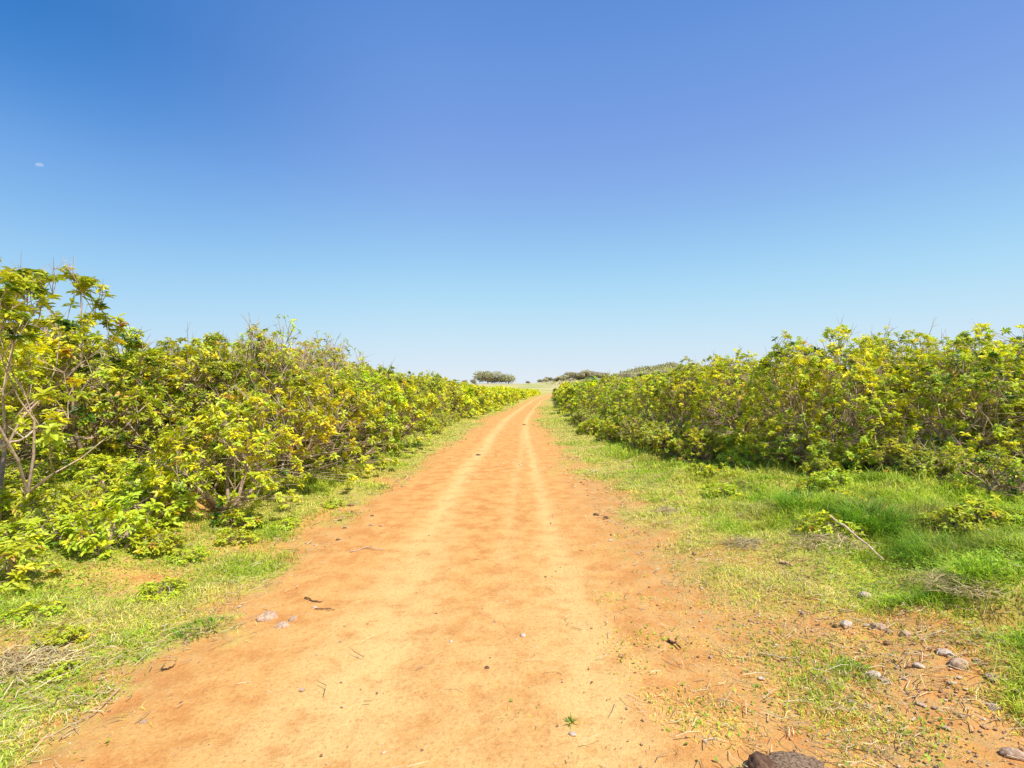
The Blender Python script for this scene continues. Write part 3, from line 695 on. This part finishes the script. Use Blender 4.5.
def clump_mesh(seed, w, h, N, C0, C1, bendy=(.9, 2.2)):
    r = np.random.RandomState(seed); a = Acc(); th = r.uniform(0, 6.28, N); rr = w * .5 * np.sqrt(r.rand(N)) * (.7 + .5 * vnoise(th * 1.3, th * 0, seed))
    P = np.stack([rr * np.cos(th), rr * np.sin(th), -.02 + 0 * rr + r.rand(N) * h * .5 * (1 - rr / w)], 1); t2 = th + r.normal(0, .9, N)
    D = np.stack([np.cos(t2), np.sin(t2), 0 * t2], 1); L = h * r.uniform(.7, 1.6, N)
    C = np.where((r.rand(N) < .6)[:, None], C0, C1) * r.uniform(.6, 1.15, (N, 1))
    blades(a, P, D, L, r.uniform(.004, .008, N), r.uniform(*bendy, N), C)
    return a.mesh('grass_clump')
def tangle_mesh(seed, w, h, N, C0, C1):
    r = np.random.RandomState(seed); a = Acc(); th = r.uniform(0, 6.28, N); rr = w * .5 * r.rand(N) ** .7
    A = np.stack([rr * np.cos(th), rr * np.sin(th) * .7, h * (1 - (rr / w * 1.8) ** 2) * r.rand(N)], 1); t2 = r.uniform(0, 6.28, N); L = r.uniform(.04, .16, N)[:, None]
    D = np.stack([np.cos(t2), np.sin(t2), r.normal(0, .1, N)], 1); M = A + D * L * .5 + r.normal(0, .18, (N, 3)) * L; E = M + norm(D + r.normal(0, .6, (N, 3))) * L * .5
    for P in (M, E): P[:, 2] = np.clip(P[:, 2], 0.0, h * 1.1)
    C = np.where((r.rand(N) < .6)[:, None], C0, C1) * r.uniform(.5, 1.05, (N, 1)); q = r.uniform(.0012, .0028, N)
    tubes(a, A, M, q, q, C, 3); tubes(a, M, E, q, q * .5, C, 3); return a.mesh('grass_clump')
ST = (np.array([.95, .78, .38]), np.array([.80, .58, .32])); GR = (np.array([.30, .50, .04]), np.array([.15, .30, .025]))
CL = [(826, 545, .5, .09, ST, 'brown dry grass mound at the foot of the leaning branch'), (958, 578, .34, .07, ST, 'pale dry grass tuft in the green grass near the right border'),
      (1000, 612, .36, .08, ST, 'dry grass mound just above the dark hollow at right'), (22, 665, .42, .07, ST, 'tangle of dry straw at the left border'),
      (945, 540, .7, .24, GR, 'tall dark green grass clump casting shade at right'), (870, 520, .6, .24, GR, 'deep green grass clump above the brown mound'),
      (668, 512, .3, .06, ST, 'small straw tuft on the right verge, middle distance'), (745, 545, .35, .05, ST, 'flattened straw tuft on the right verge'),
      (800, 510, .5, .2, GR, 'green grass clump below the front of the right thicket'), (205, 628, .3, .05, GR, 'little green grass clump at the left road edge'),
      (760, 690, .07, .03, GR, 'tiny green sprig cluster on bare dirt at lower right'), (855, 672, .2, .05, GR, 'low green grass patch on bare earth at lower right'),
      (570, 722, .02, .035, GR, 'single grass sprout in the road near the bottom')]
for i, (px, py, w_, h_, (c0, c1), lb) in enumerate(CL):
    x, y, z = at_px(px, py); o = link('grass_clump', tangle_mesh(600 + i, w_ * 1.3, h_, int(90 + 1500 * w_ * w_), c0, c1) if c0 is ST[0] else clump_mesh(600 + i, w_, h_, int(18 + 2600 * w_ * w_), c0, c1, (.5, 1.4) if c0 is GR[0] else (.9, 2.2)), M_GRASS if c0 is GR[0] else M_STRAW, None, (x, y, z)); tag(o, lb, 'grass clump')
# sticks
def stick(name, pts_px, r, mat, label, tint=(1, 1, 1), z0=.012, fork=True):
    a = Acc(); P = []
    for i, (px, py, dz) in enumerate(pts_px):
        x, y, z = at_px(px, py); P.append((x, y, z + z0 + dz))
    P = np.array(P); t = np.linspace(0, 1, len(P)); tt = np.linspace(0, 1, 9); Q = np.stack([np.interp(tt, t, P[:, k]) for k in range(3)], 1)
    Q[1:-1] += rs.normal(0, r * .7, Q[1:-1].shape); rad = r * (1 - .55 * tt)
    o0 = Q[0].copy(); Q = Q - o0
    tubes(a, Q[:-1], Q[1:], rad[:-1], rad[1:], np.repeat([tint], 8, 0), 6)
    if fork:
        d = norm((Q[5] - Q[4])[None])[0]; s = np.array([-d[1], d[0], .3]); e = Q[4] + (d + s * .6) * np.linalg.norm(Q[-1]) * .18
        tubes(a, Q[4:5], e[None], rad[4:5] * .6, rad[4:5] * .2, np.array([tint]), 5)
    o = link(name, a.mesh(name, True), mat, None, tuple(o0)); tag(o, label, 'stick'); return o
stick('stick', [(668, 641, 0), (681, 650, 0)], .009, M_DARK, 'short dark stick on the right half of the road')
stick('stick', [(830, 538, .16), (850, 552, .16), (884, 574, .10)], .014, M_BARK, 'long pale dead branch leaning on grass at right', (1.3, 1.2, .95))
stick('twig', [(315, 610, 0), (335, 611, 0)], .004, M_DARK, 'thin dark twig lying beside the small white stone')
stick('twig', [(305, 599, 0), (313, 602, 0), (322, 603, 0)], .006, M_DARK, 'curved dark twig above the thin twig, left road')
stick('twig', [(350, 553, 0), (365, 549, 0), (384, 551, 0)], .006, M_BARK, 'curved brown twig on the left road half near the grass')
stick('twig', [(120, 690, 0), (95, 716, 0), (40, 742, 0)], .004, M_BARK, 'long thin dry twig at the lower left road edge', (1, .85, .7))
stick('twig', [(162, 672, 0), (176, 666, 0)], .005, M_DARK, 'short reddish twig at the lower left road edge')
stick('stick', [(0, 520, .75), (25, 505, .85), (60, 480, 1.0)], .015, M_BARK, 'bare grey branch low in front of the small tree', (1.2, 1.15, 1.1))
stick('stick', [(760, 655, 0), (780, 660, 0), (800, 659, 0)], .006, M_STRAW, 'pale straw stalk on the right road edge', (.7, .55, .3))
stick('stick', [(780, 562, 0), (792, 567, 0)], .012, M_BARK, 'short tan stick in the dry grass on the right verge', (1.2, 1, .8))
# ------------------------------------------------------------------ moon
SUN = np.array([.40, -.32, .86]); SUN = SUN / np.linalg.norm(SUN)
def moon():
    m, nt = new_mat('moon'); g = G(nt)
    geo = g.n('ShaderNodeNewGeometry'); vm = g.n('ShaderNodeVectorMath', operation='DOT_PRODUCT'); g.l(geo.outputs['Normal'], vm.inputs[0]); vm.inputs[1].default_value = (.35, -.62, .70)
    f = g.math('MULTIPLY', g.ramp(vm.outputs['Value'], .35, .75), g.math('SUBTRACT', 1.0, geo.outputs['Backfacing']))  # sunlit side of the moon painted as emission facing a fixed direction
    em = g.n('ShaderNodeEmission'); em.inputs[0].default_value = (.62, .72, 1, 1); em.inputs[1].default_value = .95
    tr = g.n('ShaderNodeBsdfTransparent'); mx = g.n('ShaderNodeMixShader'); g.l(g.math('MULTIPLY', f, .5), mx.inputs[0]); g.l(tr.outputs[0], mx.inputs[1]); g.l(em.outputs[0], mx.inputs[2])
    o = g.n('ShaderNodeOutputMaterial'); g.l(mx.outputs[0], o.inputs[0])
    V, T = I3; d = 2500.0; me = make_mesh('moon', V * 20, [T], None, True)
    ob = link('moon', me, m, None, ((40 - CX) / F * d, d, CAMH + (CY - 167) / F * d)); ob.visible_shadow = True
    tag(ob, 'small pale half moon in the blue sky at upper left', 'moon')
moon()

# ------------------------------------------------------------------ light, world, camera
sd = bpy.data.lights.new('sun', 'SUN'); sd.energy = 5.3; sd.angle = R(.53); sd.color = (1, .955, .88)
so = bpy.data.objects.new('sun', sd); col.objects.link(so)
from mathutils import Vector
so.rotation_euler = Vector(SUN).to_track_quat('Z', 'Y').to_euler()
w = bpy.data.worlds.new('World'); scene.world = w; w.use_nodes = True; nt = w.node_tree
for n in list(nt.nodes): nt.nodes.remove(n)
g = G(nt)
sk = g.n('ShaderNodeTexSky', sky_type='NISHITA'); sk.sun_disc = False; sk.sun_elevation = math.asin(SUN[2]); sk.sun_rotation = math.atan2(SUN[0], SUN[1])
sk.altitude = 100; sk.air_density = 1.0; sk.dust_density = .6; sk.ozone_density = 1.0
bg = g.n('ShaderNodeBackground'); bg.inputs[1].default_value = .13
tc = g.n('ShaderNodeTexCoord').outputs['Generated']
sx = g.n('ShaderNodeSeparateXYZ'); g.l(tc, sx.inputs[0])
def srgb(c): return tuple(((v / 255) / 12.92 if v / 255 <= .04045 else ((v / 255 + .055) / 1.055) ** 2.4) for v in c)
def cramp(fac, stops):
    r = g.n('ShaderNodeValToRGB'); r.color_ramp.interpolation = 'B_SPLINE'; el = r.color_ramp.elements
    while len(el) < len(stops): el.new(.5)
    for e, (p, c) in zip(el, stops): e.position = p; e.color = (*srgb(c), 1)
    g.l(fac, r.inputs[0]); return r.outputs[0]
cA = cramp(sx.outputs[2], [(0, (228, 237, 247)), (.04, (220, 234, 247)), (.13, (190, 229, 249)), (.22, (162, 214, 248)), (.33, (137, 180, 238)), (.45, (122, 160, 230)), (.58, (100, 150, 222)), (.75, (70, 120, 205)), (1, (50, 100, 190))])
cB = cramp(sx.outputs[2], [(0, (226, 236, 246)), (.05, (204, 228, 246)), (.14, (172, 219, 248)), (.24, (138, 192, 242)), (.34, (108, 163, 230)), (.42, (70, 138, 214)), (.5, (44, 120, 198)), (.75, (36, 105, 185)), (1, (50, 100, 190))])
cC = g.mix(g.ramp(sx.outputs[0], -.1, -.70), cA, cB)
sc_ = g.mix(1.0, cC, (1 / .13,) * 3, 'MULTIPLY')
fin = g.mix(.04, sc_, sk.outputs[0])
g.l(fin, bg.inputs[0])
o = g.n('ShaderNodeOutputWorld'); g.l(bg.outputs[0], o.inputs[0])
cd = bpy.data.cameras.new('camera'); co = bpy.data.objects.new('camera', cd); col.objects.link(co)
cd.sensor_width = 36; cd.lens = 36 * F / 1024; cd.clip_end = 6000; cd.clip_start = .05
cd.shift_y = (CY - 384) / 1024.0
co.location = (0, 0, CAMH); co.rotation_euler = (R(90), 0, 0)
scene.camera = co
scene.view_settings.view_transform = 'Standard'; scene.view_settings.look = 'None'; scene.view_settings.exposure = 0
scene.cycles.max_bounces = 8; scene.cycles.transparent_max_bounces = 8
print('objects', len(bpy.data.objects))
